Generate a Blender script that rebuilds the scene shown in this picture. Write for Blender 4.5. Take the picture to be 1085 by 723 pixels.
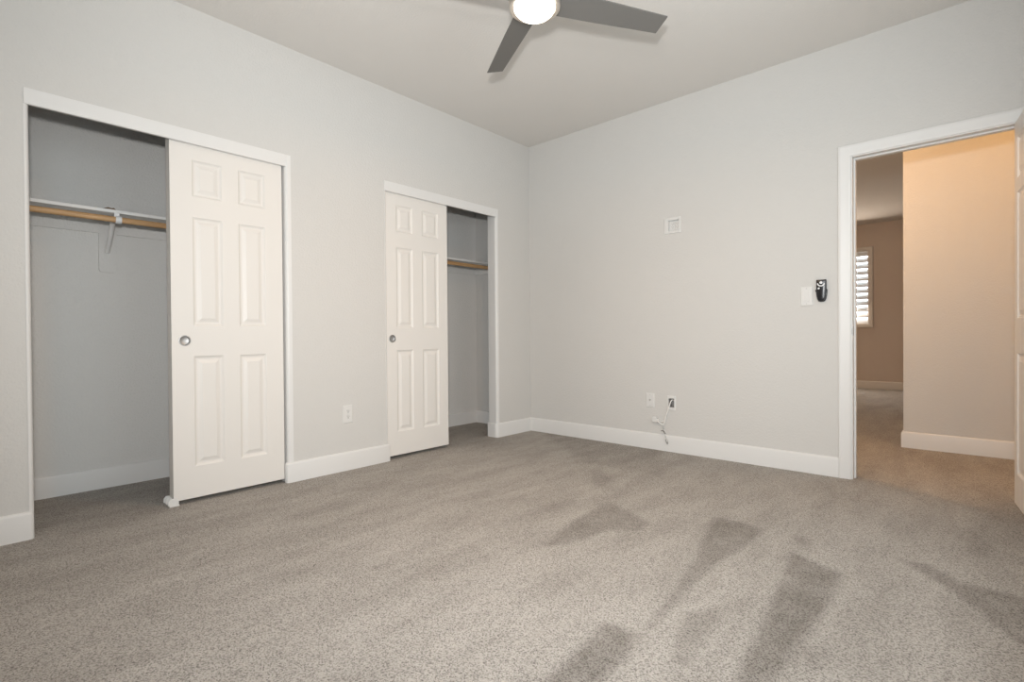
import bpy, bmesh, math, random
import numpy as np
from mathutils import Vector, Matrix

random.seed(7)
for _o in list(bpy.data.objects):
    bpy.data.objects.remove(_o)
SC = bpy.context.scene
COL = SC.collection
PI = math.pi
H_CEIL = 2.74

# ------------------------------------------------------------------ camera
CAM = Vector((3.2109, -3.7970, 0.9094))
YAW, PITCH, ROLL = 0.7377, -0.0083, -0.0076
fw = Vector((-math.sin(YAW) * math.cos(PITCH), math.cos(YAW) * math.cos(PITCH), math.sin(PITCH)))
rt = Vector((math.cos(YAW), math.sin(YAW), 0))
up = rt.cross(fw)
r2 = rt * math.cos(ROLL) + up * math.sin(ROLL)
u2 = -rt * math.sin(ROLL) + up * math.cos(ROLL)
cd = bpy.data.cameras.new('camera')
cd.sensor_fit = 'HORIZONTAL'
cd.sensor_width = 36.0
cd.lens = 18.0
cd.clip_start = 0.05
cam = bpy.data.objects.new('camera', cd)
COL.objects.link(cam)
cam.matrix_world = Matrix(((r2.x, u2.x, -fw.x, CAM.x), (r2.y, u2.y, -fw.y, CAM.y), (r2.z, u2.z, -fw.z, CAM.z), (0, 0, 0, 1)))
SC.camera = cam

# ------------------------------------------------------------------ view, world, lights
SC.view_settings.view_transform = 'Standard'
SC.view_settings.look = 'None'
SC.view_settings.exposure = 0.10
SC.view_settings.gamma = 1.0
SC.view_settings.use_curve_mapping = False

w = bpy.data.worlds.new('daylight')
SC.world = w
w.use_nodes = True
w.node_tree.nodes['Background'].inputs[0].default_value = (0.86, 0.94, 1.0, 1)
w.node_tree.nodes['Background'].inputs[1].default_value = 3.0


def area(name, loc, target, sx, sy, power, color, spread=PI):
    l = bpy.data.lights.new(name, 'AREA')
    l.shape = 'RECTANGLE'
    l.size, l.size_y, l.energy, l.color, l.spread = sx, sy, power, color, spread
    o = bpy.data.objects.new(name, l)
    COL.objects.link(o)
    o.location = loc
    o.rotation_euler = (Vector(target) - Vector(loc)).to_track_quat('-Z', 'Y').to_euler()
    return o


def spot(name, loc, target, power, color, deg, blend, radius):
    l = bpy.data.lights.new(name, 'SPOT')
    l.energy, l.color, l.shadow_soft_size, l.spot_size, l.spot_blend = power, color, radius, math.radians(deg), blend
    o = bpy.data.objects.new(name, l)
    COL.objects.link(o)
    o.location = loc
    o.rotation_euler = (Vector(target) - Vector(loc)).to_track_quat('-Z', 'Y').to_euler()
    return o


def point(name, loc, power, color, radius):
    l = bpy.data.lights.new(name, 'POINT')
    l.energy, l.color, l.shadow_soft_size = power, color, radius
    o = bpy.data.objects.new(name, l)
    COL.objects.link(o)
    o.location = loc
    return o


POW = dict(front=21, side=15, flash=240, bounce=36, fan=11.5, hall=9.5, hall2=33, far=32, sky=10)
TINT = dict(front=(0.72, 0.88, 1), side=(0.76, 0.93, 1), flash=(1, 1, 0.985), bounce=(1, 0.95, 0.93), fan=(1, 0.58, 0.28), hall=(1, 0.5, 0.13), hall2=(1, 0.62, 0.33), far=(1, 0.84, 0.68), sky=(0.86, 0.94, 1))
w.node_tree.nodes['Background'].inputs[0].default_value = (*TINT['sky'], 1)
w.node_tree.nodes['Background'].inputs[1].default_value = POW['sky']
# cool fill lights added behind and beside the photographer, as if from windows
area('front_fill', (2.4, -4.10, 1.35), (1.5, 0, 1.2), 1.8, 1.4, POW['front'], TINT['front'])
area('side_fill', (3.46, -2.0, 1.45), (0, -2.0, 1.35), 1.8, 1.4, POW['side'], TINT['side'])
# the camera's own flash just above the lens, and an added fill bounced off the ceiling
spot('camera_flash', (3.21, -3.82, 1.19), (0.55, -0.60, 1.72), POW['flash'], TINT['flash'], 134, 1.0, 0.055)
spot('bounce_fill', (3.1, -3.6, 1.55), (2.3, -2.85, H_CEIL), POW['bounce'], TINT['bounce'], 100, 0.6, 0.05)
# tungsten lamp on the hall ceiling, out of sight above the doorway
point('hall_lamp', (3.70, 0.48, 2.45), POW['hall'], TINT['hall'], 0.09)
point('hall_fill', (1.90, 0.50, 2.20), POW['hall2'], TINT['hall2'], 0.09)  # added warm fill, brightens the hall and the far room
# daylight through the far room's window
area('far_window_daylight', (1.40, 6.38, 1.70), (1.6, 3.0, 0.9), 0.9, 1.2, POW['far'], TINT['far'])


# ------------------------------------------------------------------ materials
def lin(r, g, b):
    def f(c):
        c /= 255.0
        return c / 12.92 if c <= 0.04045 else ((c + 0.055) / 1.055) ** 2.4
    return (f(r), f(g), f(b), 1.0)


def mat(name, rgb, rough=0.5, metal=0.0, bump=None, emit=None, spec=0.5):
    """bump = (scale, strength, distance): noise bump in object space"""
    m = bpy.data.materials.new(name)
    m.use_nodes = True
    nt = m.node_tree
    b = nt.nodes['Principled BSDF']
    b.inputs['Base Color'].default_value = rgb if len(rgb) == 4 else (*rgb, 1)
    b.inputs['Roughness'].default_value = rough
    b.inputs['Metallic'].default_value = metal
    b.inputs['Specular IOR Level'].default_value = spec
    if emit:
        b.inputs['Emission Color'].default_value = (*emit[:3], 1)
        b.inputs['Emission Strength'].default_value = emit[3]
    if bump:
        tc = nt.nodes.new('ShaderNodeTexCoord')
        n = nt.nodes.new('ShaderNodeTexNoise')
        n.inputs['Scale'].default_value = bump[0]
        n.inputs['Detail'].default_value = 2.0
        bp = nt.nodes.new('ShaderNodeBump')
        bp.inputs['Strength'].default_value = bump[1]
        bp.inputs['Distance'].default_value = bump[2]
        nt.links.new(tc.outputs['Object'], n.inputs['Vector'])
        nt.links.new(n.outputs['Fac'], bp.inputs['Height'])
        nt.links.new(bp.outputs['Normal'], b.inputs['Normal'])
    return m


M = {}
M['wall'] = mat('wall_paint', (0.640, 0.624, 0.600), 0.85, bump=(95, 0.45, 0.004), spec=0.2)
M['closet'] = mat('closet_paint_lifted', (0.720, 0.706, 0.684), 0.85, bump=(85, 0.75, 0.005), spec=0.2)  # wall paint lightened to offset the weak light inside the closets
M['far_wall'] = mat('far_room_paint', (0.640, 0.535, 0.450), 0.85, bump=(95, 0.35, 0.004), spec=0.2)
M['ceiling'] = mat('ceiling_paint', (0.730, 0.703, 0.670), 0.9, bump=(80, 0.3, 0.004), spec=0.2)
M['trim'] = mat('trim_gloss_white', (0.745, 0.735, 0.720), 0.38, spec=0.4)
M['door'] = mat('door_satin_white', (0.765, 0.735, 0.698), 0.42, bump=(140, 0.06, 0.001), spec=0.4)
M['shelf'] = mat('shelf_white', (0.760, 0.750, 0.735), 0.5)
M['plastic'] = mat('white_plastic', (0.715, 0.705, 0.685), 0.4)
M['bracket'] = mat('bracket_white_enamel', (0.760, 0.755, 0.755), 0.35)
M['dark'] = mat('dark_slot', (0.045, 0.042, 0.040), 0.7)
M['grey_slot'] = mat('grey_slot', (0.36, 0.345, 0.33), 0.7)
M['chrome'] = mat('brushed_nickel', (0.46, 0.455, 0.45), 0.5, 1.0)
M['screw'] = mat('screw_head', (0.55, 0.54, 0.52), 0.4, 0.6)
M['nickel'] = mat('fan_nickel', (0.66, 0.61, 0.56), 0.38, 0.85)
M['blade'] = mat('blade_pewter', (0.150, 0.142, 0.132), 0.5, 0.0, bump=(160, 0.05, 0.001))
M['lens'] = mat('lit_opal_lens', (0.9, 0.9, 0.88), 0.4, emit=(1.0, 0.90, 0.74, 4.5))
M['black'] = mat('black_plastic', (0.012, 0.012, 0.014), 0.28)
M['button'] = mat('pale_button', (0.78, 0.78, 0.78), 0.4)
M['cable'] = mat('white_cable', (0.82, 0.80, 0.77), 0.45)
M['wire'] = mat('grey_wire', (0.16, 0.15, 0.14), 0.5)
M['connector'] = mat('grey_connector', (0.36, 0.35, 0.33), 0.35, 0.5)
M['paper'] = mat('brown_scrap', (0.20, 0.14, 0.09), 0.9)
M['shutter'] = mat('shutter_white', (0.80, 0.81, 0.82), 0.45)
M['far_trim'] = mat('far_trim_cream', (0.70, 0.64, 0.57), 0.5)


def wood_mat():
    m = mat('rod_wood', (0.5, 0.3, 0.15), 0.5)
    nt = m.node_tree
    b = nt.nodes['Principled BSDF']
    tc = nt.nodes.new('ShaderNodeTexCoord')
    mp = nt.nodes.new('ShaderNodeMapping')
    mp.inputs['Scale'].default_value = (60, 3.0, 60)
    n = nt.nodes.new('ShaderNodeTexNoise')
    n.inputs['Scale'].default_value = 1.4
    n.inputs['Detail'].default_value = 5
    cr = nt.nodes.new('ShaderNodeValToRGB')
    cr.color_ramp.elements[0].position = 0.3
    cr.color_ramp.elements[0].color = (0.42, 0.235, 0.105, 1)
    cr.color_ramp.elements[1].position = 0.72
    cr.color_ramp.elements[1].color = (0.68, 0.435, 0.225, 1)
    nt.links.new(tc.outputs['Object'], mp.inputs['Vector'])
    nt.links.new(mp.outputs['Vector'], n.inputs['Vector'])
    nt.links.new(n.outputs['Fac'], cr.inputs['Fac'])
    nt.links.new(cr.outputs['Color'], b.inputs['Base Color'])
    return m


M['wood'] = wood_mat()


def carpet_mat():
    """speckled cut pile; the vertex attribute 'nap' holds where the vacuum brushed the pile the other way"""
    m = mat('carpet_pile', (0.4, 0.36, 0.32), 0.95, spec=0.1)
    nt = m.node_tree
    L = nt.links.new
    b = nt.nodes['Principled BSDF']
    tc = nt.nodes.new('ShaderNodeTexCoord')

    def noise(scale, detail, vec=None, rough=0.55):
        n = nt.nodes.new('ShaderNodeTexNoise')
        n.inputs['Scale'].default_value = scale
        n.inputs['Detail'].default_value = detail
        n.inputs['Roughness'].default_value = rough
        L(vec or tc.outputs['Object'], n.inputs['Vector'])
        return n.outputs['Fac']

    def ramp(fac, p0, c0, p1, c1):
        r = nt.nodes.new('ShaderNodeValToRGB')
        r.color_ramp.elements[0].position, r.color_ramp.elements[0].color = p0, c0
        r.color_ramp.elements[1].position, r.color_ramp.elements[1].color = p1, c1
        L(fac, r.inputs['Fac'])
        return r.outputs['Color']

    def mathn(op, a, b_, clamp=False):
        n = nt.nodes.new('ShaderNodeMath')
        n.operation = op
        n.use_clamp = clamp
        for k, v in ((0, a), (1, b_)):
            if isinstance(v, (int, float)):
                n.inputs[k].default_value = v
            else:
                L(v, n.inputs[k])
        return n.outputs[0]

    def mix(fac, a, b_, mode='MIX'):
        n = nt.nodes.new('ShaderNodeMix')
        n.data_type = 'RGBA'
        n.blend_type = mode
        if isinstance(fac, (int, float)):
            n.inputs['Factor'].default_value = fac
        else:
            L(fac, n.inputs['Factor'])
        for k, v in (('A', a), ('B', b_)):
            sock = [s for s in n.inputs if s.name == k and s.type == 'RGBA'][0]
            if isinstance(v, tuple):
                sock.default_value = v
            else:
                L(v, sock)
        return [s for s in n.outputs if s.type == 'RGBA'][0]

    vo = nt.nodes.new('ShaderNodeTexVoronoi')
    vo.inputs['Scale'].default_value = 290
    L(tc.outputs['Object'], vo.inputs['Vector'])
    sep = nt.nodes.new('ShaderNodeSeparateColor')
    L(vo.outputs['Color'], sep.inputs['Color'])
    fine = mathn('ADD', mathn('MULTIPLY', sep.outputs[0], 0.55), mathn('MULTIPLY', noise(150, 3, rough=0.6), 0.9))
    base = ramp(fine, 0.36, (0.165, 0.149, 0.134, 1), 0.82, (0.505, 0.470, 0.432, 1))
    # loose broad unevenness of the pile, in streaks along the vacuum's path
    mp = nt.nodes.new('ShaderNodeMapping')
    mp.inputs['Rotation'].default_value = (0, 0, -0.25)
    mp.inputs['Scale'].default_value = (4.5, 1.3, 1.0)
    L(tc.outputs['Object'], mp.inputs['Vector'])
    broad = ramp(noise(1.5, 5, mp.outputs['Vector'], 0.6), 0.36, (0.86, 0.855, 0.85, 1), 0.60, (1.02, 1.02, 1.02, 1))
    at = nt.nodes.new('ShaderNodeAttribute')
    at.attribute_name = 'nap'
    brk = noise(9, 5, rough=0.65)
    nap = mathn('MULTIPLY', at.outputs['Fac'], mathn('ADD', mathn('MULTIPLY', brk, 1.5), 0.10), True)
    col = mix(1.0, base, broad, 'MULTIPLY')
    col = mix(nap, col, mix(1.0, col, (0.60, 0.59, 0.58, 1), 'MULTIPLY'))
    L(col, b.inputs['Base Color'])
    bp = nt.nodes.new('ShaderNodeBump')
    bp.inputs['Strength'].default_value = 0.6
    bp.inputs['Distance'].default_value = 0.012
    L(noise(190, 2), bp.inputs['Height'])
    L(bp.outputs['Normal'], b.inputs['Normal'])
    return m


M['carpet'] = carpet_mat()


# ------------------------------------------------------------------ mesh helpers
class MB:
    """collects shapes in world coordinates and links them as ONE mesh object"""

    def __init__(self):
        self.v, self.f, self.mi, self.cur = [], [], [], 0

    def add(self, vs, fs):
        o = len(self.v)
        self.v += [tuple(p) for p in vs]
        self.f += [tuple(o + i for i in f) for f in fs]
        self.mi += [self.cur] * len(fs)
        return self

    def box(self, x0, x1, y0, y1, z0, z1):
        return self.add([(x, y, z) for z in (z0, z1) for x, y in ((x0, y0), (x1, y0), (x1, y1), (x0, y1))],
                        [(3, 2, 1, 0), (4, 5, 6, 7), (0, 1, 5, 4), (1, 2, 6, 5), (2, 3, 7, 6), (3, 0, 4, 7)])

    def prism(self, poly, off):
        """closed polygon (3-D points) pushed along the vector off"""
        n = len(poly)
        off = Vector(off)
        vs = [Vector(p) for p in poly] + [Vector(p) + off for p in poly]
        fs = [tuple(range(n))[::-1], tuple(range(n, 2 * n))]
        fs += [(i, (i + 1) % n, n + (i + 1) % n, n + i) for i in range(n)]
        return self.add(vs, fs)

    def lathe(self, prof, c, axis='Z', n=40):
        """prof = [(radius, height)], turned about an axis through c"""
        c = Vector(c)
        vs, fs = [], []
        for r, h in prof:
            for k in range(n):
                a = 2 * PI * k / n
                p = (r * math.cos(a), r * math.sin(a), h)
                if axis == 'X':
                    p = (h, r * math.cos(a), r * math.sin(a))
                elif axis == '-Y':
                    p = (r * math.cos(a), -h, r * math.sin(a))
                elif axis == 'Y':
                    p = (r * math.sin(a), h, r * math.cos(a))
                vs.append(c + Vector(p))
        m = len(prof)
        for i in range(m - 1):
            for k in range(n):
                fs.append((i * n + k, i * n + (k + 1) % n, (i + 1) * n + (k + 1) % n, (i + 1) * n + k))
        fs.append(tuple(range(n))[::-1])
        fs.append(tuple(range((m - 1) * n, m * n)))
        return self.add(vs, fs)

    def tube(self, pts, r, n=10):
        pts = [Vector(p) for p in pts]
        rs = r if isinstance(r, (list, tuple)) else [r] * len(pts)
        vs, fs = [], []
        prev = None
        for i, p in enumerate(pts):
            t = (pts[min(i + 1, len(pts) - 1)] - pts[max(i - 1, 0)]).normalized()
            a = prev - t * prev.dot(t) if prev else t.orthogonal()
            a.normalize()
            prev = a
            b = t.cross(a)
            for k in range(n):
                q = 2 * PI * k / n
                vs.append(p + (a * math.cos(q) + b * math.sin(q)) * rs[i])
        for i in range(len(pts) - 1):
            for k in range(n):
                fs.append((i * n + k, i * n + (k + 1) % n, (i + 1) * n + (k + 1) % n, (i + 1) * n + k))
        fs.append(tuple(range(n))[::-1])
        fs.append(tuple(range((len(pts) - 1) * n, len(pts) * n)))
        return self.add(vs, fs)

    def sweep(self, path, prof, side=1, frame=None):
        """profile [(out, height)] along a plan path [(x, y)] with mitred joins; out is to the left of travel when side = 1.
        frame(p2, h) maps plan point and height to 3-D."""
        frame = frame or (lambda p, h: (p[0], p[1], h))
        P = [Vector(p) for p in path]
        n, m = len(P), len(prof)
        vs, fs = [], []
        for i in range(n):
            d0 = (P[i] - P[i - 1]).normalized() if i else (P[1] - P[0]).normalized()
            d1 = (P[i + 1] - P[i]).normalized() if i < n - 1 else d0
            n0, n1 = Vector((-d0.y, d0.x)) * side, Vector((-d1.y, d1.x)) * side
            mt = (n0 + n1).normalized()
            mt = mt / max(0.3, mt.dot(n0))
            for o, h in prof:
                vs.append(frame(P[i] + mt * o, h))
        for i in range(n - 1):
            for k in range(m):
                fs.append((i * m + k, i * m + (k + 1) % m, (i + 1) * m + (k + 1) % m, (i + 1) * m + k))
        fs.append(tuple(range(m))[::-1])
        fs.append(tuple(range((n - 1) * m, n * m)))
        return self.add(vs, fs)

    def build(self, name, m, parent=None, bevel=0.0, smooth=None, origin=None, seg=2):
        base = Vector((0, 0, 0))
        if parent is not None:
            q = parent
            while q is not None:
                base += Vector(q.location)
                q = q.parent
            loc = Vector((0, 0, 0))
        else:
            xs, ys, zs = zip(*self.v)
            loc = Vector(origin) if origin else Vector(((min(xs) + max(xs)) / 2, (min(ys) + max(ys)) / 2, min(zs)))
            base = loc
        me = bpy.data.meshes.new(name)
        me.from_pydata([tuple(Vector(p) - base) for p in self.v], [], self.f)
        ms = m if isinstance(m, (list, tuple)) else [m]
        for k in ms:
            me.materials.append(k)
        if len(ms) > 1:
            me.polygons.foreach_set('material_index', self.mi)
        bm = bmesh.new()
        bm.from_mesh(me)
        bmesh.ops.recalc_face_normals(bm, faces=bm.faces)
        bm.to_mesh(me)
        bm.free()
        me.update()
        if smooth is not None:
            me.polygons.foreach_set('use_smooth', [True] * len(me.polygons))
            me.set_sharp_from_angle(angle=math.radians(smooth))
        o = bpy.data.objects.new(name, me)
        COL.objects.link(o)
        o.location = loc
        if parent is not None:
            o.parent = parent
        if bevel:
            bv = o.modifiers.new('edge', 'BEVEL')
            bv.width, bv.segments, bv.limit_method, bv.angle_limit = bevel, seg, 'ANGLE', math.radians(40)
        return o


def tag(o, label=None, cat=None, group=None, kind=None):
    for k, v in (('label', label), ('category', cat), ('group', group), ('kind', kind)):
        if v:
            o[k] = v
    return o


def empty(name, loc, label, cat, group=None, kind=None):
    o = bpy.data.objects.new(name, None)
    o.empty_display_size = 0.1
    COL.objects.link(o)
    o.location = loc
    return tag(o, label, cat, group, kind)


def structure(o, label, cat):
    return tag(o, label, cat, kind='structure')


def slab(mb, axis, c0, c1, u0, u1, z0, z1, holes):
    """wall slab between planes c0 (room face) and c1, along u, with rectangular through holes (ua, ub, za, zb)"""
    us = sorted({u0, u1, *[h[0] for h in holes], *[h[1] for h in holes]})
    zs = sorted({z0, z1, *[h[2] for h in holes], *[h[3] for h in holes]})
    P = (lambda c, u, z: (c, u, z)) if axis == 'X' else (lambda c, u, z: (u, c, z))

    def solid(i, j):
        if not (0 <= i < len(us) - 1 and 0 <= j < len(zs) - 1):
            return False
        uc, zc = (us[i] + us[i + 1]) / 2, (zs[j] + zs[j + 1]) / 2
        return not any(h[0] < uc < h[1] and h[2] < zc < h[3] for h in holes)
    for i in range(len(us) - 1):
        for j in range(len(zs) - 1):
            if not solid(i, j):
                continue
            a, b, c, d = us[i], us[i + 1], zs[j], zs[j + 1]
            for cc in (c0, c1):
                mb.add([P(cc, a, c), P(cc, b, c), P(cc, b, d), P(cc, a, d)], [(0, 1, 2, 3)])
            if not solid(i - 1, j):
                mb.add([P(c0, a, c), P(c1, a, c), P(c1, a, d), P(c0, a, d)], [(0, 1, 2, 3)])
            if not solid(i + 1, j):
                mb.add([P(c0, b, c), P(c1, b, c), P(c1, b, d), P(c0, b, d)], [(0, 1, 2, 3)])
            if not solid(i, j - 1):
                mb.add([P(c0, a, c), P(c1, a, c), P(c1, b, c), P(c0, b, c)], [(0, 1, 2, 3)])
            if not solid(i, j + 1):
                mb.add([P(c0, a, d), P(c1, a, d), P(c1, b, d), P(c0, b, d)], [(0, 1, 2, 3)])
    # weld
    key, remap, nv = {}, [], []
    for p in mb.v:
        k = tuple(round(x, 5) for x in p)
        if k not in key:
            key[k] = len(nv)
            nv.append(p)
        remap.append(key[k])
    mb.v = nv
    mb.f = [tuple(remap[i] for i in f) for f in mb.f]
    return mb


# ------------------------------------------------------------------ setting
H = 2.74
XR, YF = 3.50, -4.15         # right wall and wall behind the camera
WT = 0.115                   # wall thickness
WL = 0.098                   # thickness of the closet wall
XB = -0.76                   # back of the closets
C1 = (-3.558, -2.333)        # first closet opening, paint edge to paint edge
C2 = (-1.642, -0.443)
HD = 2.063                   # top of the closet openings
DO = (2.622, 3.408)          # rough opening of the bedroom door
DH = 2.030

NAP = [
    (1.00, [(2.33, -2.40), (2.45, -2.40), (2.47, -2.50), (2.48, -2.65), (2.48, -2.78), (2.39, -2.86), (2.37, -2.75)]),
    (1.00, [(2.64, -1.44), (2.83, -1.53), (2.84, -1.85), (2.82, -2.13), (2.82, -2.35), (2.82, -2.48), (2.75, -2.54), (2.74, -2.42)]),
    (0.45, [(2.83, -2.13), (2.90, -2.12), (2.89, -2.21), (2.84, -2.20)]),
    (0.80, [(2.23, -1.23), (2.39, -1.22), (2.47, -1.26), (2.47, -1.57), (2.44, -1.76), (2.45, -2.07), (2.46, -2.34), (2.45, -2.35), (2.40, -2.00), (2.36, -1.75)]),
    (0.60, [(2.50, -2.18), (2.58, -2.08), (2.62, -2.31), (2.62, -2.44), (2.58, -2.45), (2.55, -2.37)]),
    (0.70, [(1.70, -1.36), (2.04, -1.52), (2.05, -1.63), (1.94, -1.72), (1.89, -1.98), (1.82, -2.08), (1.76, -1.84)]),
    (0.90, [(2.98, -1.23), (3.07, -1.21), (3.17, -1.32), (3.33, -1.33), (3.40, -1.35), (3.36, -1.79), (3.31, -1.71), (3.28, -1.67), (3.21, -1.52), (3.11, -1.38)]),
    (0.70, [(2.59, -1.23), (2.66, -1.24), (2.67, -1.33), (2.62, -1.31)]),
    (0.35, [(3.19, -0.40), (3.35, 0.12), (3.39, -0.09), (3.48, -0.31), (3.42, -1.08), (3.35, -1.00), (3.23, -0.98), (3.15, -0.97)]),
    (0.50, [(1.27, -0.91), (1.30, -0.80), (1.55, -1.02), (1.58, -1.18), (1.47, -1.16)]),
    (0.40, [(1.37, -1.00), (1.57, -1.04), (1.54, -1.21)]),
    (0.40, [(0.11, 0.01), (1.36, -0.02), (1.70, -0.72), (1.13, -0.73)]),
    (0.35, [(0.64, -2.68), (0.59, -2.37), (0.69, -2.32), (0.72, -2.65)]),
    (0.30, [(1.61, -2.56), (1.64, -2.30), (1.72, -2.29), (1.69, -2.58)]),
    (0.35, [(1.41, -2.07), (1.54, -1.47), (1.62, -1.52), (1.54, -2.11)]),
    (0.30, [(1.20, -2.93), (1.38, -2.64), (1.48, -2.64), (1.28, -2.96)]),
]


def build_floor():
    xs = np.concatenate([np.arange(-0.80, 3.52, 0.018), np.arange(3.54, 5.05, 0.25)])
    ys = np.concatenate([np.arange(-4.16, 0.30, 0.018), np.arange(0.32, 6.66, 0.25)])
    X, Y = np.meshgrid(xs, ys)
    nap = np.zeros_like(X)
    for wgt, poly in NAP:
        inside = np.zeros(X.shape, bool)
        dist = np.full(X.shape, 9.0)
        n = len(poly)
        for i in range(n):
            (ax, ay), (bx, by) = poly[i], poly[(i + 1) % n]
            cond = ((ay > Y) != (by > Y))
            with np.errstate(divide='ignore', invalid='ignore'):
                xi = (bx - ax) * (Y - ay) / (by - ay if by != ay else 1e-9) + ax
            inside ^= cond & (X < xi)
            t = np.clip(((X - ax) * (bx - ax) + (Y - ay) * (by - ay)) / ((bx - ax) ** 2 + (by - ay) ** 2 + 1e-9), 0, 1)
            dist = np.minimum(dist, np.hypot(X - ax - t * (bx - ax), Y - ay - t * (by - ay)))
        sd = np.where(inside, dist, -dist)
        soft = 0.022 if wgt > 0.55 else 0.06
        s = np.clip(sd / soft * 0.5 + 0.5, 0, 1)
        nap = np.maximum(nap, wgt * s * s * (3 - 2 * s))
    ny, nx = X.shape
    me = bpy.data.meshes.new('floor')
    vs = np.stack([X.ravel(), Y.ravel(), np.zeros(X.size)], 1)
    idx = np.arange(X.size).reshape(ny, nx)
    fs = np.stack([idx[:-1, :-1].ravel(), idx[:-1, 1:].ravel(), idx[1:, 1:].ravel(), idx[1:, :-1].ravel()], 1)
    me.from_pydata(vs.tolist(), [], fs.tolist())
    at = me.attributes.new('nap', 'FLOAT', 'POINT')
    at.data.foreach_set('value', nap.ravel().astype(np.float32))
    me.materials.append(M['carpet'])
    o = bpy.data.objects.new('floor', me)
    COL.objects.link(o)
    return o


structure(build_floor(), 'grey beige carpeted floor with darker vacuum marks', 'floor')

o = MB().box(-0.90, 5.15, YF - 0.15, 6.65, H, H + 0.08).build('ceiling', M['ceiling'])
structure(o, 'flat off white painted ceiling above the ceiling fan', 'ceiling')

o = slab(MB(), 'X', 0.0, -WL, YF - 0.12, 0.0, 0.0, H, [(C1[0], C1[1], -1, HD), (C2[0], C2[1], -1, HD)])
structure(o.build('wall_left', M['wall']), 'pale grey wall with the two closet openings', 'wall')

MEDIA = (1.421, 1.512, 1.720, 1.808)      # recess of the upper media box
LOWBOX = (1.418, 1.466, 0.347, 0.418)     # open cable box near the floor
o = slab(MB(), 'Y', 0.0, WT, -0.90, XR + 1.5, 0.0, H, [(DO[0], DO[1], -1, DH), MEDIA, LOWBOX])
structure(o.build('wall_back', M['wall']), 'pale grey wall with the doorway, switch and outlets', 'wall')

o = MB().box(XR, XR + 0.12, YF - 0.12, 0.0, 0, H).build('wall_right', M['wall'])
structure(o, 'plain grey wall behind the open bedroom door', 'wall')
o = MB().box(-0.90, XR + 0.12, YF - 0.12, YF, 0, H).build('wall_front', M['wall'])
structure(o, 'plain grey wall behind the photographer', 'wall')
o = MB().box(XB - 0.12, XB, YF, 0.0, 0, H).build('wall_closet', M['closet'])
structure(o, 'grey textured back wall inside the two closets', 'wall')
o = MB().box(XB, -WL, -2.05, -1.93, 0, H).build('wall_divider', M['closet'])
structure(o, 'partition wall between the two closets', 'wall')
o = MB().box(XB, -WL, -3.98, -3.86, 0, H).build('wall_closet_end', M['closet'])
structure(o, 'end wall inside the closet with the wide opening', 'wall')

# hall and the room beyond the doorway
HY = 1.345
o = MB().box(2.772, 5.03, HY, HY + 0.12, 0, H).build('wall_hall', M['wall'])
structure(o, 'warm lit hall wall seen straight through the doorway', 'wall')
o = MB().box(5.03, 5.15, WT, 6.65, 0, H).build('wall_hall_end', M['wall'])
structure(o, 'end wall of the hall', 'wall')
WIN = (0.98, 1.935, 1.02, 2.36)
o = slab(MB(), 'Y', 6.50, 6.62, -0.02, 5.03, 0.0, H, [WIN])
structure(o.build('wall_far', M['far_wall']), 'dim brownish far room wall around the shuttered window', 'wall')
o = MB().box(-0.14, -0.02, WT, 6.62, 0, H).build('wall_far_left', M['far_wall'])
structure(o, 'side wall of the dim far room', 'wall')

# ---- baseboards
BB = [(0, 0), (0.014, 0), (0.014, 0.112), (0.0125, 0.118), (0.008, 0.124), (0.003, 0.127), (0, 0.127)]


def arc(cx, cy, r, a0, a1, n=6):
    return [(cx + r * math.cos(math.radians(a0 + (a1 - a0) * i / n)), cy + r * math.sin(math.radians(a0 + (a1 - a0) * i / n))) for i in range(n + 1)]


R_ = 0.020
# room side is on the right of travel when running +y along x = 0, so side = -1
pA = [(0, YF)] + arc(-0.006, C1[0] - 0.003, 0.006, 0, 90) + [(-0.016, C1[0] + 0.003)]
o = MB().sweep(pA, BB, -1).build('baseboard_left', M['trim'], smooth=35)
structure(o, 'white baseboard at the left edge, wrapping into the wide closet opening', 'baseboard')
yb0, yb1 = C1[1] - 0.036, C2[0] + 0.016
pB = [(-0.016, yb0), (-0.004, yb0 + 0.004), (0, yb0 + 0.016), (0, yb1 - 0.010), (-0.003, yb1 - 0.003), (-0.012, yb1)]
o = MB().sweep(pB, BB, -1).build('baseboard_middle', M['trim'], smooth=35)
structure(o, 'white baseboard between the two closets under the outlet', 'baseboard')
yc = C2[1] - 0.032
pC = [(-WL - 0.006, yc)] + arc(-R_, yc + R_, R_, 270, 360) + [(0.0, 0.0), (DO[0] - 0.062, 0.0)]
o = MB().sweep(pC, BB, -1).build('baseboard_back', M['trim'], smooth=35)
structure(o, 'white baseboard running from the narrow closet round the corner to the doorway', 'baseboard')
o = MB().sweep([(XB, -3.86), (XB, -2.05)], BB, -1).build('baseboard_closet_wide', M['trim'], smooth=35)
structure(o, 'white baseboard on the back wall of the wide closet', 'baseboard')
o = MB().sweep([(XB, -1.93), (XB, 0.0), (-WL - 0.002, 0.0)], BB, -1).build('baseboard_closet_narrow', M['trim'], smooth=35)
structure(o, 'white baseboard turning the corner inside the narrow closet', 'baseboard')
pH = [(2.772, HY + 0.12), (2.772, HY), (5.03, HY)]
o = MB().sweep(pH, BB, -1).build('baseboard_hall', M['trim'], smooth=35)
structure(o, 'cream lit baseboard along the hall wall beyond the doorway', 'baseboard')
o = MB().sweep([(-0.02, 6.5), (5.03, 6.5)], BB, -1).build('baseboard_far', M['far_trim'], smooth=35)
structure(o, 'baseboard on the far room wall under the shuttered window', 'baseboard')


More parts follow.
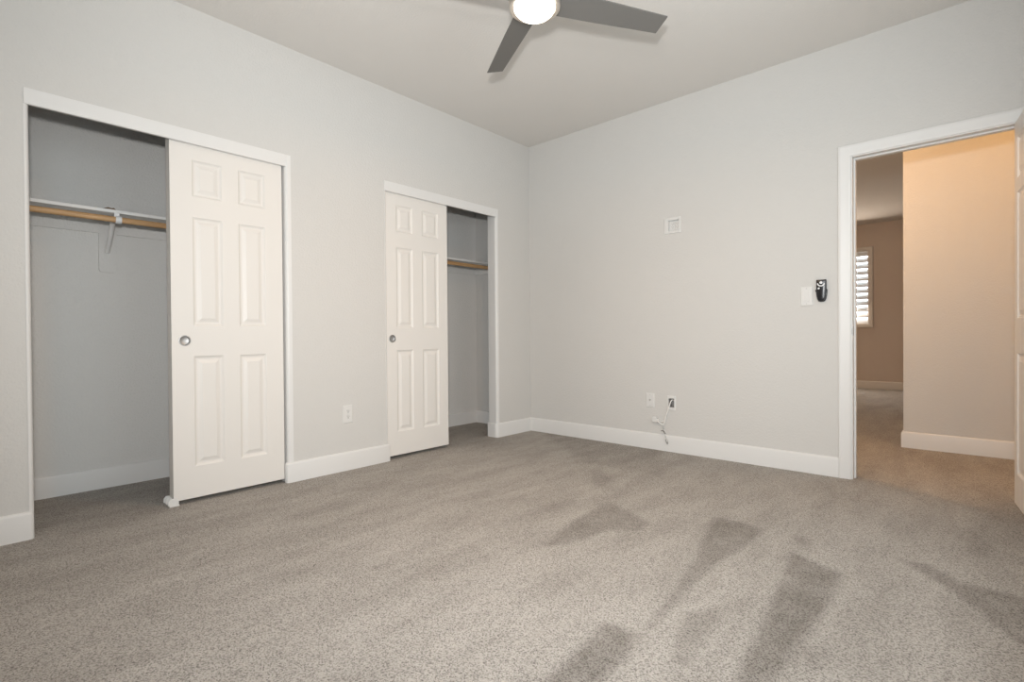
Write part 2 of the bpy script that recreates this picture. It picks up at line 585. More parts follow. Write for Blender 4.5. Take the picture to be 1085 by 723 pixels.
# ---- closet opening trim: rounded jambs, fascia in front of the track
def closet_trim(name, c, wl, wr, label):
    root = empty(name, (0, (c[0] + c[1]) / 2, 0), label, 'closet trim', kind='structure')
    for y, s, wd in ((c[0], 1, wl), (c[1], -1, wr)):
        j = y + s * wd
        flat = max(0.0, wd - R_)
        poly = [(-WL, y), (0.003, y)]
        if flat:
            poly.append((0.003, y + s * flat))
        for k in range(1, 7):
            a = math.radians(90 * k / 6)
            poly.append((0.003 - R_ + R_ * math.cos(a), y + s * (wd - R_ + R_ * math.sin(a))) if wd >= R_ else
                        (0.003 - R_ + R_ * math.cos(a), y + s * (wd * math.sin(a))))
        poly.append((-WL, j))
        MB().prism([(p[0], p[1], 0.0) for p in poly], (0, 0, HD)).build('jamb', M['trim'], root, smooth=35)
    MB().box(-0.012, 0.006, c[0] + 0.0005, c[1] - (wr - R_) - 0.012, 1.989, HD).build('fascia', M['trim'], root, bevel=0.0025)
    t = MB().box(-0.097, -0.016, c[0] + wl + 0.002, c[1] - wr - 0.002, 2.050, HD - 0.001)
    for xx in (-0.097, -0.060, -0.018):
        t.box(xx, xx + 0.002, c[0] + wl + 0.002, c[1] - wr - 0.002, 2.022, 2.051)
    t.build('track', M['chrome'], root)
    return root


closet_trim('trim_1', C1, 0.018, 0.036, 'white jambs and header fascia framing the wide closet opening')
closet_trim('trim_2', C2, 0.016, 0.032, 'white jambs and header fascia framing the narrow closet opening')


# ---- six panel doors
def panel_door(mb, origin, du, dn, width, z0, z1, thick, cols, rows, hole=None):
    """origin: plan point of the front face's left edge; du along the width, dn out of the front face (unit plan vectors)"""
    o3, du, dn = Vector((*origin, 0)), Vector((*du, 0)), Vector((*dn, 0))
    P = lambda u, z, d: o3 + du * u + dn * d + Vector((0, 0, z))
    us = sorted({0, width, *[q for c in cols for q in c]})
    zs = sorted({z0, z1, *[q for r in rows for q in r]})
    hole_cell = None
    for side in (0, 1):
        base = 0.0 if side == 0 else -thick
        sg = 1 if side == 0 else -1
        for i in range(len(us) - 1):
            for j in range(len(zs) - 1):
                a, b, c, d = us[i], us[i + 1], zs[j], zs[j + 1]
                if (a, b) in cols and (c, d) in rows:
                    rings = [(0, 0), (0.004, -0.004), (0.011, -0.0085), (0.019, -0.0095), (0.024, -0.0085), (0.042, -0.0015)]
                    vs = []
                    for ins, dep in rings:
                        vs += [P(a + ins, c + ins, base + sg * dep), P(b - ins, c + ins, base + sg * dep),
                               P(b - ins, d - ins, base + sg * dep), P(a + ins, d - ins, base + sg * dep)]
                    fs = [(4 * r + k, 4 * r + (k + 1) % 4, 4 * r + 4 + (k + 1) % 4, 4 * r + 4 + k) for r in range(len(rings) - 1) for k in range(4)]
                    n = 4 * (len(rings) - 1)
                    fs.append((n, n + 1, n + 2, n + 3))
                    mb.add(vs, fs)
                elif side == 0 and hole and a < hole[0] < b and c < hole[1] < d:
                    # round pocket for the finger pull
                    hu, hz, hr = hole
                    N = 32
                    ringv = [P(hu + hr * math.cos(2 * PI * k / N + PI / 4), hz + hr * math.sin(2 * PI * k / N + PI / 4), 0) for k in range(N)]
                    deep = [p - dn * 0.011 for p in ringv]
                    cor = [P(b, d, 0), P(a, d, 0), P(a, c, 0), P(b, c, 0)]
                    vs = ringv + deep + cor
                    fs = [(k, (k + 1) % N, N + (k + 1) % N, N + k) for k in range(N)] + [tuple(range(N, 2 * N))]
                    q = N // 4
                    for m in range(4):
                        loop = [2 * N + m] + [2 * N + (m + 1) % 4] + [((m + 1) * q - k) % N for k in range(q + 1)]
                        fs.append(tuple(loop))
                    mb.add(vs, fs)
                else:
                    mb.add([P(a, c, base), P(b, c, base), P(b, d, base), P(a, d, base)], [(0, 1, 2, 3)])
    for (ua, ub, za, zb) in ((0, 0, z0, z1), (width, width, z0, z1)):
        for j in range(len(zs) - 1):
            mb.add([P(ua, zs[j], 0), P(ua, zs[j + 1], 0), P(ua, zs[j + 1], -thick), P(ua, zs[j], -thick)], [(0, 1, 2, 3)])
    for z in (z0, z1):
        for i in range(len(us) - 1):
            mb.add([P(us[i], z, 0), P(us[i + 1], z, 0), P(us[i + 1], z, -thick), P(us[i], z, -thick)], [(0, 1, 2, 3)])
    key, remap, nv = {}, [], []
    for p in mb.v:
        k = tuple(round(x, 5) for x in p)
        if k not in key:
            key[k] = len(nv)
            nv.append(p)
        remap.append(key[k])
    mb.v, mb.f = nv, [tuple(remap[i] for i in f) for f in mb.f]
    return mb


ROWS = [(0.200, 0.815), (0.985, 1.590), (1.705, 1.907)]
COLS = [(0.107, 0.260), (0.348, 0.500)]


def finger_pull(root, x, y, z, r):
    prof = [(0.0005, -0.0095), (r * 0.80, -0.0093), (r * 0.88, -0.0075), (r * 0.92, 0.0), (r * 0.95, 0.0016), (r * 1.06, 0.0018),
            (r * 1.12, 0.0008), (r * 1.12, -0.0002), (r * 0.97, -0.0004), (r * 0.97, -0.0100), (0.0005, -0.0102)]
    MB().lathe(prof, (x, y, z), 'X', 40).build('finger_pull', M['chrome'], root, smooth=40)


def sliding_door(name, x, y0, label, cols=COLS, pull=True):
    pu = 0.063
    mb = panel_door(MB(), (x, y0), (0, 1), (1, 0), 0.604, 0.024, 2.032, 0.035, cols, ROWS, (pu, 0.902, 0.027) if pull else None)
    d = mb.build(name, M['door'], None, bevel=0.0012, origin=(x - 0.0175, y0 + 0.302, 0.024), seg=1)
    tag(d, label, 'closet door', kind='structure')
    if pull:
        finger_pull(d, x, y0 + pu, 0.902, 0.0265)
    return d


sliding_door('door_1', -0.020, -2.985, 'white six panel sliding door drawn across the wide closet, nearer the camera')
sliding_door('door_2', -0.061, -2.984, 'rear sliding door parked behind the wide closet\'s front door, only its edge showing', pull=False)
sliding_door('door_3', -0.020, -1.632, 'white six panel sliding door of the narrow closet near the corner', [(0.104, 0.256), (0.346, 0.510)])

# ---- bedroom doorway: jamb lining, stops, casing
root = empty('trim_3', ((DO[0] + DO[1]) / 2, 0.05, 0), 'white casing and jambs framing the doorway to the hall', 'door casing', kind='structure')
JL, JR, JT = 2.635, 3.393, 2.014
lin_ = MB()
lin_.box(DO[0], JL, 0.0, WT, 0, DH - 0.001)
lin_.box(JR, DO[1], 0.0, WT, 0, DH - 0.001)
lin_.box(JL, JR, 0.0, WT, JT, DH - 0.001)
lin_.build('jamb', M['trim'], root, bevel=0.0015)
st = MB()
st.box(JL, JL + 0.010, 0.042, 0.078, 0, JT)
st.box(JR - 0.010, JR, 0.042, 0.078, 0, JT)
st.box(JL + 0.010, JR - 0.010, 0.042, 0.078, JT - 0.010, JT)
st.build('door_stop', M['trim'], root, bevel=0.0015)
CP = [(0, 0), (0.0, 0.006), (0.006, 0.010), (0.014, 0.0115), (0.036, 0.013), (0.050, 0.0165), (0.060, 0.018), (0.066, 0.016), (0.069, 0.011), (0.069, 0)]
for nm, yy, sg in (('casing', 0.0, -1), ('casing', WT, 1)):
    cs = MB()
    cs.sweep([(JL - 0.007, 0.0), (JL - 0.007, JT + 0.007), (JR + 0.007, JT + 0.007), (JR + 0.007, 0.0)], CP, 1,
             frame=lambda p, h, yy=yy, sg=sg: (p[0], yy + sg * h, p[1]))
    cs.build(nm, M['trim'], root, smooth=30)
sp = MB().box(JL - 0.0005, JL + 0.0012, -0.001, 0.030, 0.900, 0.957)
sp.box(JL - 0.004, JL + 0.001, -0.0022, 0.001, 0.912, 0.945)
sp.build('strike_plate', M['chrome'], root)['label'] = 'small metal latch strike plate'

# ---- open bedroom door (hinged on the right jamb, swung into the room)
ang = math.radians(6.0)
ddu = (math.sin(ang), -math.cos(ang))
ddn = (-math.cos(ang), -math.sin(ang))
DX, DY = 3.3565, -0.004
mb = panel_door(MB(), (DX, DY), ddu, ddn, 0.748, 0.010, 2.012, 0.035,
                [(0.066, 0.320), (0.428, 0.640)], [(0.175, 0.805), (0.985, 1.640), (1.712, 1.925)])
dr = mb.build('door_4', M['door'], None, bevel=0.0012, origin=(DX, DY, 0.018), seg=1)
tag(dr, 'white six panel bedroom door standing open at the right edge', 'door', kind='structure')
for z in (0.22, 1.02, 1.80):
    hb = MB().lathe([(0.006, 0), (0.006, 0.09)], (DX + 0.0415, DY - 0.004, z - 0.045), 'Z', 14)
    hb.build('hinge', M['chrome'], dr, smooth=40)
kn = MB()
kc = Vector((DX, DY, 0.92)) + Vector((*ddu, 0)) * 0.686
kd = Vector((*ddn, 0))
prof = [(0.000, 0.030), (0.006, 0.030), (0.012, 0.012), (0.030, 0.011), (0.038, 0.019), (0.048, 0.026), (0.058, 0.026), (0.066, 0.018), (0.069, 0.004)]
kn.tube([kc + kd * d for d, _ in prof], [r for _, r in prof], 20)
kn.build('knob', M['chrome'], dr, smooth=50)

# ---- window of the far room, with plantation shutters
root = empty('window_1', (1.4575, 6.5, WIN[2]), 'far room window with bright white louvered shutters, seen through the doorway', 'window', kind='structure')
W0, W1, WZ0, WZ1 = WIN
cs = MB()
cs.sweep([(W1, WZ0), (W1, WZ1), (W0, WZ1), (W0, WZ0), (W1, WZ0)][::-1], [(0, 0), (0, 0.018), (0.012, 0.024), (0.055, 0.020), (0.072, 0.012), (0.072, 0)], -1,
         frame=lambda p, h: (p[0], 6.5 - h, p[1]))
cs.build('casing', M['far_trim'], root)
fr = MB()
x0, x1, z0, z1 = W0, W1, WZ0, WZ1
yf0, yf1 = 6.488, 6.518
sw_ = 0.052
xm = (x0 + x1) / 2
for a, b in ((x0, x0 + sw_), (xm - sw_, xm - 0.002), (xm + 0.002, xm + sw_), (x1 - sw_, x1)):
    fr.box(a, b, yf0, yf1, z0, z1)
for a, b in ((x0 + sw_, xm - sw_), (xm + sw_, x1 - sw_)):
    fr.box(a, b, yf0, yf1, z0, z0 + 0.055)
    fr.box(a, b, yf0, yf1, z1 - 0.055, z1)
fr.build('shutter_frame', M['far_trim'], root, bevel=0.002)
NL = 12
pitch = (z1 - z0 - 0.11) / NL
for a, b in ((x0 + sw_ + 0.001, xm - sw_ - 0.001), (xm + sw_ + 0.001, x1 - sw_ - 0.001)):
    for k in range(NL):
        zc = z0 + 0.055 + pitch * (k + 0.5)
        t_ = math.radians(68)
        hw, ht = 0.052, 0.0055
        dy, dz = math.cos(t_), math.sin(t_)
        poly = []
        for q in range(16):
            an = 2 * PI * q / 16
            uu, vv = hw * math.cos(an), ht * math.sin(an)
            poly.append((a, 6.512 + uu * dy - vv * dz, zc + uu * dz + vv * dy))
        MB().prism(poly, (b - a, 0, 0)).build('louver', M['shutter'], root, smooth=40)
    xr = a + (b - a) * 0.5
    MB().box(xr - 0.006, xr + 0.006, 6.462, 6.474, z0 + 0.09, z1 - 0.09).build('tilt_rod', M['shutter'], root, bevel=0.001)
gl = MB()
for a, b in ((x0, x0 + 0.03), (x1 - 0.03, x1), (xm - 0.015, xm + 0.015)):
    gl.box(a, b, 6.585, 6.615, z0, z1)
gl.box(x0, x1, 6.585, 6.615, z0, z0 + 0.03).box(x0, x1, 6.585, 6.615, z1 - 0.03, z1)
gl.build('sash', M['shutter'], root)
gm = bpy.data.materials.new('window_glass')
gm.use_nodes = True
gb = gm.node_tree.nodes['Principled BSDF']
gb.inputs['Base Color'].default_value = (1, 1, 1, 1)
gb.inputs['Transmission Weight'].default_value = 1.0
gb.inputs['Roughness'].default_value = 0.0
gb.inputs['IOR'].default_value = 1.02
MB().box(x0 + 0.03, x1 - 0.03, 6.598, 6.602, z0 + 0.03, z1 - 0.03).build('pane', gm, root)

# ------------------------------------------------------------------ objects
# ---- ceiling fan with four blades and a lit dome
FX, FY, FZ = 1.7195, -1.986, 2.44
fan = empty('ceiling_fan', (FX, FY, FZ), 'ceiling fan with pewter blades and a lit white dome lamp', 'ceiling fan')
MB().lathe([(0.02, H - 0.075), (0.045, H - 0.070), (0.066, H - 0.030), (0.070, H)], (FX, FY, 0), 'Z', 40).build('canopy', M['nickel'], fan, smooth=40)
MB().lathe([(0.0125, 2.53), (0.0125, H - 0.06)], (FX, FY, 0), 'Z', 20).build('downrod', M['nickel'], fan, smooth=40)
MB().lathe([(0.115, 2.462), (0.117, 2.475), (0.112, 2.515), (0.085, 2.540), (0.030, 2.552), (0.022, 2.575)], (FX, FY, 0), 'Z', 48).build('motor_housing', M['nickel'], fan, smooth=40)
MB().lathe([(0.0945, 2.412), (0.0955, 2.402), (0.110, 2.398), (0.1155, 2.403), (0.1165, 2.420), (0.1165, 2.446), (0.110, 2.4615), (0.02, 2.4618)], (FX, FY, 0), 'Z', 48).build('light_ring', M['nickel'], fan, smooth=40)
MB().lathe([(0.004, 2.362), (0.030, 2.3635), (0.058, 2.369), (0.076, 2.379), (0.0875, 2.391), (0.0925, 2.404), (0.092, 2.414)], (FX, FY, 0), 'Z', 48).build('light_dome', M['lens'], fan, smooth=60)
fl_ = bpy.data.lights.new('fan_lamp', 'AREA')
fl_.shape, fl_.size, fl_.energy, fl_.color = 'DISK', 0.16, POW['fan'], TINT['fan']
flo = bpy.data.objects.new('fan_lamp', fl_)
COL.objects.link(flo)
flo.location = (FX, FY, 2.355)
for k in range(4):
    a = math.radians(59.7 + 90 * k)
    er, es = Vector((math.cos(a), math.sin(a), 0)), Vector((-math.sin(a), math.cos(a), 0))
    outline = [(0.095, 0.060), (0.300, 0.058), (0.666, 0.0490), (0.6715, -0.0465), (0.300, -0.062), (0.095, -0.068)]
    tilt = 0.277
    poly = [Vector((FX, FY, FZ + 0.004)) + er * r + es * s + Vector((0, 0, -tilt * s)) for r, s in outline]
    b = MB().prism(poly, (0, 0, 0.006)).build('blade', M['blade'], fan, bevel=0.0015)
    MB().prism([Vector((FX, FY, FZ + 0.0112)) + er * r + es * s + Vector((0, 0, -tilt * s)) for r, s in
                ((0.085, 0.030), (0.15, 0.034), (0.19, 0.022), (0.19, -0.022), (0.15, -0.034), (0.085, -0.030))], (0, 0, 0.004)).build('blade_iron', M['nickel'], b)


# ---- closet shelves with cleat and bracket, and their rods
def rounded_cleat(mb, x0, x1, y0, y1, z0, z1, tongues):
    """board along the back wall with downward tongues (ya, yb, zbottom) whose lower corners are rounded"""
    pts = [(y0, z1), (y0, z0)]
    for ya, yb, zb in tongues:
        r = 0.016
        pts.append((ya, z0))
        pts += [(ya + r - r * math.cos(math.radians(t)), zb + r - r * math.sin(math.radians(t))) for t in range(0, 91, 15)]
        pts += [(yb - r + r * math.sin(math.radians(t)), zb + r - r * math.cos(math.radians(t))) for t in range(0, 91, 15)]
        pts.append((yb, z0))
    pts += [(y1, z0), (y1, z1)]
    return mb.prism([(x0, p[0], p[1]) for p in pts], (x1 - x0, 0, 0))


def bracket(parent, y, zrod, xr, rr, zsh):
    b = MB()
    # sloping strut, half round
    p0, p1 = Vector((XB + 0.018, y, 1.444)), Vector((xr - 0.136, y, zsh - 0.030))
    d = (p1 - p0).normalized()
    nrm = Vector((-d.z, 0, d.x))
    sec = []
    for t in range(0, 181, 15):
        a = math.radians(t)
        sec.append((0.013 * math.cos(a), 0.010 * math.sin(a)))
    b.prism([p0 + Vector((0, 1, 0)) * s - nrm * q for s, q in sec], p1 - p0)
    # wall leg and shelf arm
    b.box(XB + 0.0135, XB + 0.019, y - 0.013, y + 0.013, 1.432, 1.470)
    b.box(xr - 0.150, xr - 0.122, y - 0.013, y + 0.013, zsh - 0.034, zsh - 0.0005)
    b.box(XB + 0.0135, xr + 0.012, y - 0.013, y + 0.013, zsh - 0.004, zsh - 0.0005)
    br = b.build('bracket', M['shelf'], parent, bevel=0.001)
    h = MB()
    ro, ri = rr + 0.0060, rr + 0.0012
    angs = [math.radians(t) for t in range(-170, 61, 10)]
    outer = [(xr + ro * math.cos(a), zrod + ro * math.sin(a)) for a in angs]
    inner = [(xr + ri * math.cos(a), zrod + ri * math.sin(a)) for a in angs]
    poly = outer + inner[::-1]
    h.prism([(p[0], y - 0.012, p[1]) for p in poly], (0, 0.028, 0))
    h.box(xr + 0.004, xr + 0.012, y - 0.018, y + 0.006, zrod + rr * 0.80, zsh - 0.003)
    h.build('rod_hook', M['bracket'], br, bevel=0.0008)['label'] = 'bright white hook under the rod'


ZS = 1.637
s1 = empty('closet_shelf', (-0.60, -2.95, ZS), 'white closet shelf in the wide closet, on a cleat and one bracket', 'shelf')
MB().box(XB + 0.0005, -0.452, -3.859, -2.051, ZS, ZS + 0.019).build('shelf_board', M['shelf'], s1, bevel=0.002)
rounded_cleat(MB(), XB + 0.0005, XB + 0.0135, -3.859, -2.051, 1.561, ZS, [(-3.176, -3.090, 1.324)]).build('cleat', M['closet'], s1, bevel=0.0012)
bracket(s1, -3.136, 1.598, -0.440, 0.0168, ZS)
o = MB().tube([(-0.440, -3.858, 1.598), (-0.440, -2.95, 1.598), (-0.440, -2.052, 1.598)], 0.0168, 24).build('closet_rod', M['wood'], smooth=40)
tag(o, 'round wooden hanging rod in the wide closet, carried by a white hook', 'closet rod')

ZS2 = 1.643
s2 = empty('closet_shelf', (-0.60, -0.97, ZS2), 'white closet shelf in the narrow closet near the room corner', 'shelf')
MB().box(XB + 0.0005, -0.452, -1.929, -0.001, ZS2, ZS2 + 0.019).build('shelf_board', M['shelf'], s2, bevel=0.002)
c = rounded_cleat(MB(), XB + 0.0005, XB + 0.0135, -1.929, -0.001, 1.568, ZS2, [(-0.99, -0.905, 1.33)])
c.box(XB + 0.0136, -0.40, -0.0135, -0.0005, 1.568, ZS2)
c.build('cleat', M['closet'], s2, bevel=0.0012)
bracket(s2, -0.95, 1.606, -0.440, 0.0175, ZS2)
o = MB().tube([(-0.440, -1.928, 1.606), (-0.440, -0.95, 1.606), (-0.440, -0.0138, 1.606)], 0.0175, 24).build('closet_rod', M['wood'], smooth=40)
tag(o, 'round wooden hanging rod in the narrow closet near the room corner', 'closet rod')

# scrap on the wide closet's shelf
sc_ = MB()
pts = [(-0.475, -3.206), (-0.462, -3.186), (-0.468, -3.158), (-0.460, -3.140), (-0.474, -3.131), (-0.490, -3.142), (-0.496, -3.166), (-0.488, -3.198)]
vs = [(x, y, ZS + 0.0195) for x, y in pts] + [(-0.478 + (x + 0.478) * 0.6, -3.16 + (y + 3.16) * 0.55, ZS + 0.0195 + 0.009 + 0.004 * (i % 2)) for i, (x, y) in enumerate(pts)]
n = len(pts)
sc_.add(vs, [tuple(range(n))[::-1], tuple(range(n, 2 * n))] + [(i, (i + 1) % n, n + (i + 1) % n, n + i) for i in range(n)])
tag(sc_.build('scrap', M['paper']), 'small brown scrap lying on the wide closet\'s shelf above the bracket', 'scrap')

# ---- white floor guide under the sliding doors of the wide closet
g = empty('floor_guide', (-0.058, -2.985, 0), 'white plastic floor guide at the foot of the wide closet\'s sliding doors', 'door guide')
MB().box(-0.108, -0.010, -3.006, -2.958, 0.0, 0.008).build('base_plate', M['plastic'], g, bevel=0.002)
for xa, xb in ((-0.0175, -0.0115), (-0.0600, -0.0560), (-0.1060, -0.0985)):
    MB().prism([(xa, -3.012, 0.008), (xa, -2.962, 0.008), (xa, -2.962, 0.030), (xa, -2.972, 0.044), (xa, -3.002, 0.044), (xa, -3.012, 0.030)], (xb - xa, 0, 0)).build('fin', M['plastic'], g, bevel=0.0015)


# ---- wall plates
def plate(mb, c0, c1, z0, z1, wall, t=0.006):
    """thin plate on wall 'left' (x = 0) or 'back' (y = 0), with sloped rim"""
    r = 0.004
    ring = lambda ins, d: [(c0 + ins, z0 + ins, d), (c1 - ins, z0 + ins, d), (c1 - ins, z1 - ins, d), (c0 + ins, z1 - ins, d)]
    P = [ring(0, 0.0004), ring(0, t * 0.45), ring(r, t)]
    vs = [((d, u, z) if wall == 'left' else (u, -d, z)) for R in P for u, z, d in R]
    fs = [(0, 1, 2, 3), (8, 9, 10, 11)]
    for k in range(2):
        fs += [(4 * k + i, 4 * k + (i + 1) % 4, 4 * k + 4 + (i + 1) % 4, 4 * k + 4 + i) for i in range(4)]
    return mb.add(vs, fs)


def wbox(mb, wall, u0, u1, z0, z1, d0, d1):
    return mb.box(d0, d1, u0, u1, z0, z1) if wall == 'left' else mb.box(u0, u1, -d1, -d0, z0, z1)


def duplex(root, wall, uc, zc, t=0.006):
    for s in (1, -1):
        z = zc + s * 0.0195
        r = MB()
        poly = []
        for k in range(24):
            a = 2 * PI * k / 24
            u, v = 0.0172 * math.cos(a), max(-0.0135, min(0.0135, 0.0172 * math.sin(a)))
            poly.append((t - 0.001, uc + u, z + v) if wall == 'left' else (uc + u, -(t - 0.001), z + v))
        r.prism(poly, (0.0025, 0, 0) if wall == 'left' else (0, -0.0025, 0))
        rc = r.build('receptacle', M['plastic'], root, bevel=0.0006)
        q = MB()
        for du, hh in ((-0.0064, 0.0085), (0.0064, 0.0070)):
            wbox(q, wall, uc + du - 0.0011, uc + du + 0.0011, z + 0.0005, z + 0.0005 + hh, t + 0.0012, t + 0.0018)
        wbox(q, wall, uc - 0.0028, uc + 0.0028, z - 0.0095, z - 0.0040, t + 0.0012, t + 0.0018)
        q.build('slot', M['dark'], rc)
    s_ = MB().lathe([(0.0032, t - 0.001), (0.0030, t + 0.0010), (0.0008, t + 0.0013)], (0, uc, zc) if wall == 'left' else (uc, 0, zc), 'X' if wall == 'left' else '-Y', 14)
    s_.build('screw', M['screw'], root, smooth=40)


def blank_root(name, loc, label, cat, u0, u1, z0, z1, wall):
    root = empty(name, loc, label, cat)
    plate(MB(), u0, u1, z0, z1, wall).build('cover_plate', M['plastic'], root)
    return root


r_ = blank_root('power_outlet', (0, -1.9535, 0.325), 'white duplex power outlet low on the closet wall between the closets', 'outlet', -1.990, -1.917, 0.325, 0.447, 'left')
duplex(r_, 'left', -1.9535, 0.386)

# coax jack plate, left one of the low pair
r_ = blank_root('cable_jack', (1.262, 0, 0.334), 'white wall plate with a small round jack, left of the loose cable', 'wall jack', 1.227, 1.297, 0.334, 0.449, 'back')
MB().lathe([(0.0075, 0.004), (0.0075, 0.008), (0.0048, 0.0085), (0.0048, 0.017), (0.0012, 0.017)], (1.262, 0, 0.394), '-Y', 18).build('jack', M['screw'], r_, smooth=40)
for z in (0.350, 0.433):
    MB().lathe([(0.003, 0.005), (0.003, 0.0068), (0.001, 0.0072)], (1.262, 0, z), '-Y', 12).build('screw', M['screw'], r_, smooth=40)


def open_plate(name, u0, u1, z0, z1, hole, t, root, m):
    """raised frame with a rectangular opening"""
    a, b, c, d = hole
    ring = lambda A, B, C, D, e: [(A, -e, C), (B, -e, C), (B, -e, D), (A, -e, D)]
    L = [ring(u0, u1, z0, z1, 0.0004), ring(u0, u1, z0, z1, t * 0.5), ring(u0 + 0.004, u1 - 0.004, z0 + 0.004, z1 - 0.004, t),
         ring(a, b, c, d, t), ring(a, b, c, d, 0.0004)]
    vs = [p for R in L for p in R]
    fs = [(4 * k + i, 4 * k + (i + 1) % 4, 4 * ((k + 1) % 5) + (i + 1) % 4, 4 * ((k + 1) % 5) + i) for k in range(5) for i in range(4)]
    return MB().add(vs, fs).build(name, m, root)


def in_wall_box(hole, depth, root, m, name='back_box'):
    a, b, c, d = hole
    e = 0.0006
    a, b, c, d = a + e, b - e, c + e, d - e
    k = MB()
    w_ = 0.002
    k.box(a, b, depth, depth + w_, c, d)
    k.box(a, a + w_, 0.0, depth, c, d).box(b - w_, b, 0.0, depth, c, d)
    k.box(a + w_, b - w_, 0.0, depth, c, c + w_).box(a + w_, b - w_, 0.0, depth, d - w_, d)
    return k.build(name, m, root)


# open cable box, right one of the low pair
r_ = empty('cable_box', (1.442, 0, 0.324), 'open low voltage wall box with the white cable coming out of it', 'wall box')
open_plate('cover_plate', 1.406, 1.477, 0.324, 0.438, (1.419, 1.465, 0.348, 0.417), 0.006, r_, M['plastic'])
in_wall_box(LOWBOX, 0.055, r_, M['grey_slot'])

# loose cable
cb = empty('loose_cable', (1.40, -0.02, 0.06), 'loose white cable with plug and dangling wire ends hanging from the open wall box', 'cable')


def bez(pts, n=8):
    P = [Vector(p) for p in pts]
    out = []
    for i in range(len(P) - 1):
        p0, p1, p2, p3 = P[max(i - 1, 0)], P[i], P[i + 1], P[min(i + 2, len(P) - 1)]
        for k in range(n):
            t = k / n
            out.append(0.5 * ((2 * p1) + (-p0 + p2) * t + (2 * p0 - 5 * p1 + 4 * p2 - p3) * t * t + (-p0 + 3 * p1 - 3 * p2 + p3) * t ** 3))
    return out + [P[-1]]


MB().tube(bez([(1.452, 0.045, 0.385), (1.452, 0.012, 0.402), (1.446, -0.012, 0.402), (1.430, -0.022, 0.352), (1.408, -0.022, 0.285), (1.389, -0.022, 0.222), (1.380, -0.022, 0.206), (1.362, -0.022, 0.212), (1.342, -0.022, 0.226), (1.325, -0.021, 0.240)]), 0.0045, 10).build('cord', M['cable'], cb, smooth=60)
MB().tube(bez([(1.384, -0.026, 0.238), (1.366, -0.028, 0.231), (1.352, -0.026, 0.236)]), 0.0045, 10).build('cord', M['cable'], cb, smooth=60)
pg = MB().box(1.291, 1.328, -0.030, -0.008, 0.222, 0.262).build('plug', M['plastic'], cb, bevel=0.003)
MB().box(1.328, 1.340, -0.025, -0.014, 0.232, 0.248).build('strain_relief', M['cable'], pg, bevel=0.002)
MB().tube(bez([(1.376, -0.022, 0.206), (1.384, -0.022, 0.180), (1.392, -0.0225, 0.150), (1.399, -0.0225, 0.118), (1.409, -0.0225, 0.092)]), 0.0028, 8).build('wire', M['connector'], cb, smooth=60)
MB().tube(bez([(1.366, -0.026, 0.158), (1.380, -0.027, 0.162), (1.392, -0.027, 0.150), (1.402, -0.026, 0.138)]), 0.0032, 8).build('wire', M['wire'], cb, smooth=60)
MB().tube(bez([(1.386, -0.022, 0.175), (1.398, -0.024, 0.150), (1.396, -0.024, 0.118), (1.404, -0.023, 0.090)]), 0.0022, 8).build('wire', M['cable'], cb, smooth=60)
MB().tube([(1.404, -0.0235, 0.098), (1.409, -0.0235, 0.086), (1.415, -0.0235, 0.070), (1.418, -0.0235, 0.062)], [0.006, 0.0085, 0.0085, 0.005], 12).build('connector', M['connector'], cb, smooth=50)

# recessed media box high on the wall
r_ = empty('media_outlet', (1.455, 0, 1.702), 'white recessed media outlet box high on the doorway wall', 'outlet')
open_plate('cover_plate', 1.389, 1.523, 1.703, 1.827, (MEDIA[0] + 0.001, MEDIA[1] - 0.001, MEDIA[2] + 0.001, MEDIA[3] - 0.001), 0.006, r_, M['plastic'])
in_wall_box(MEDIA, 0.020, r_, M['plastic'])
for uc in (1.452, 1.488):
    rc = MB().box(uc - 0.016, uc + 0.016, 0.0140, 0.0198, 1.735, 1.795).build('receptacle', M['plastic'], r_, bevel=0.001)
    q = MB()
    for zz in (1.752, 1.778):
        q.box(uc - 0.0075, uc - 0.0050, 0.0130, 0.0142, zz, zz + 0.009).box(uc + 0.0050, uc + 0.0075, 0.0130, 0.0142, zz, zz + 0.008)
        q.box(uc - 0.0025, uc + 0.0025, 0.0130, 0.0142, zz - 0.009, zz - 0.004)
    q.build('slot', M['grey_slot'], rc)

# rocker light switch
r_ = blank_root('light_switch', (2.381, 0, 1.098), 'white rocker light switch plate beside the black remote', 'light switch', 2.345, 2.417, 1.098, 1.224, 'back')
pd = MB()
pd.prism([(2.365, -0.0055, 1.128), (2.365, -0.0055, 1.194), (2.365, -0.0068, 1.194), (2.365, -0.0100, 1.128)], (0.032, 0, 0))
pd.build('rocker', M['plastic'], r_, bevel=0.0006)
MB().box(2.3635, 2.3985, -0.0063, -0.0050, 1.1262, 1.1958).build('surround', M['shelf'], r_)
for z in (1.111, 1.211):
    MB().lathe([(0.003, 0.005), (0.003, 0.0068), (0.001, 0.0072)], (2.381, 0, z), '-Y', 12).build('screw', M['screw'], r_, smooth=40)

# fan remote hanging in its wall cradle
rm = empty('fan_remote', (2.468, 0, 1.123), 'black fan remote with white buttons in a wall holder beside the switch', 'remote control')
xc = 2.468


def rem_section(t0, scale_pts):
    return scale_pts


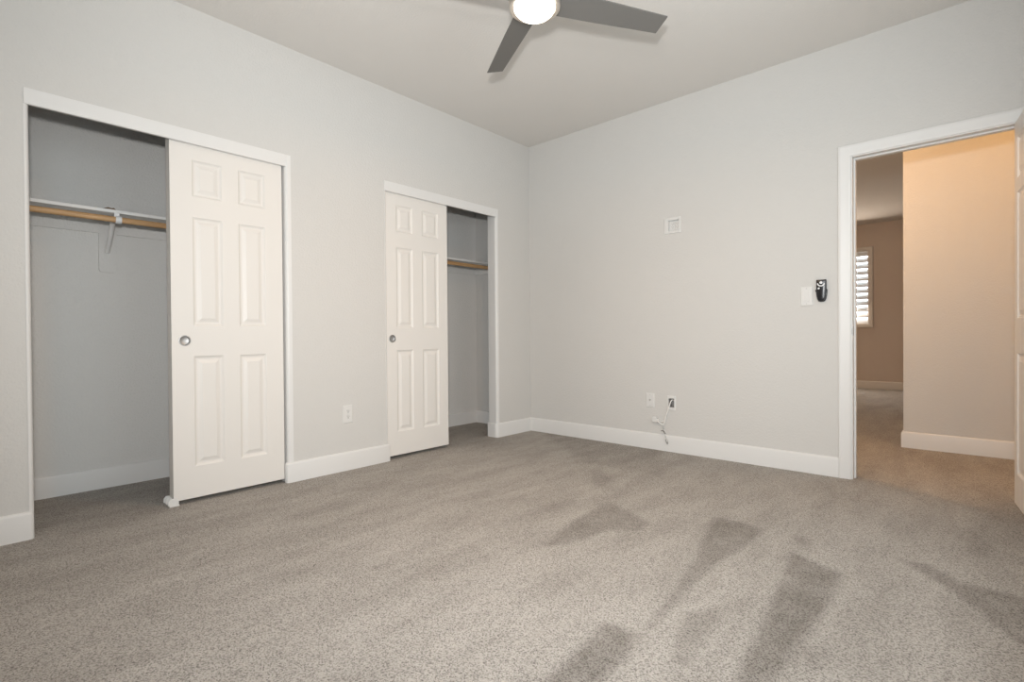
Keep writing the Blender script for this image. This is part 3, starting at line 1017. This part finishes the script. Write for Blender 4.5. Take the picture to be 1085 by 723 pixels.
half = [(0.0275, 1.262), (0.0285, 1.256), (0.0282, 1.225), (0.0278, 1.195), (0.0262, 1.168), (0.0228, 1.145), (0.0165, 1.129), (0.0080, 1.1235)]
outl = [(xc + a, z) for a, z in half] + [(xc - a, z) for a, z in reversed(half)]
body = MB()
cz = 1.195
rings = [(1.0, 0.010), (1.0, 0.019), (0.95, 0.0235), (0.84, 0.0255)]
vs, fs = [], []
for sc, d in rings:
    vs += [(xc + (x - xc) * sc, -d, cz + (z - cz) * (1 - (1 - sc) * 0.45)) for x, z in outl]
n = len(outl)
for k in range(len(rings) - 1):
    fs += [(k * n + i, k * n + (i + 1) % n, (k + 1) * n + (i + 1) % n, (k + 1) * n + i) for i in range(n)]
fs += [tuple(range(n))[::-1], tuple(range((len(rings) - 1) * n, len(rings) * n))]
body.add(vs, fs).build('body', M['black'], rm, smooth=35)
hol = MB()
hh = [(0.030, 1.200), (0.0325, 1.198), (0.0325, 1.188), (0.0300, 1.165), (0.0262, 1.142), (0.0190, 1.1245), (0.0085, 1.1195)]
ho = [(xc + a, z) for a, z in hh] + [(xc - a, z) for a, z in reversed(hh)]
hol.prism([(x, -0.0004, z) for x, z in ho], (0, -0.0092, 0))
for s in (-1, 1):
    hol.box(xc + s * 0.0290 - 0.0002 if s > 0 else xc - 0.0335, xc + 0.0335 if s > 0 else xc - 0.0288, -0.020, -0.009, 1.186, 1.199)
hol.build('holder', M['black'], rm, bevel=0.0008)
MB().lathe([(0.0088, 0.0245), (0.0088, 0.0272), (0.0075, 0.0280), (0.0010, 0.0282)], (xc, 0, 1.2425), '-Y', 24).build('button', M['button'], rm, smooth=40)
MB().lathe([(0.0062, 0.0245), (0.0062, 0.0270), (0.0050, 0.0277), (0.0010, 0.0278)], (xc - 0.0130, 0, 1.2055), '-Y', 20).build('button', M['button'], rm, smooth=40)
ar = [math.radians(t) for t in range(185, 356, 9)]
poly = [(xc + 0.0225 * math.cos(a), 1.2390 + 0.0215 * math.sin(a)) for a in ar] + [(xc + 0.0165 * math.cos(a), 1.2410 + 0.0165 * math.sin(a)) for a in reversed(ar)]
MB().prism([(x, -0.0242, z) for x, z in poly], (0, -0.0030, 0)).build('button_ring', M['button'], rm)
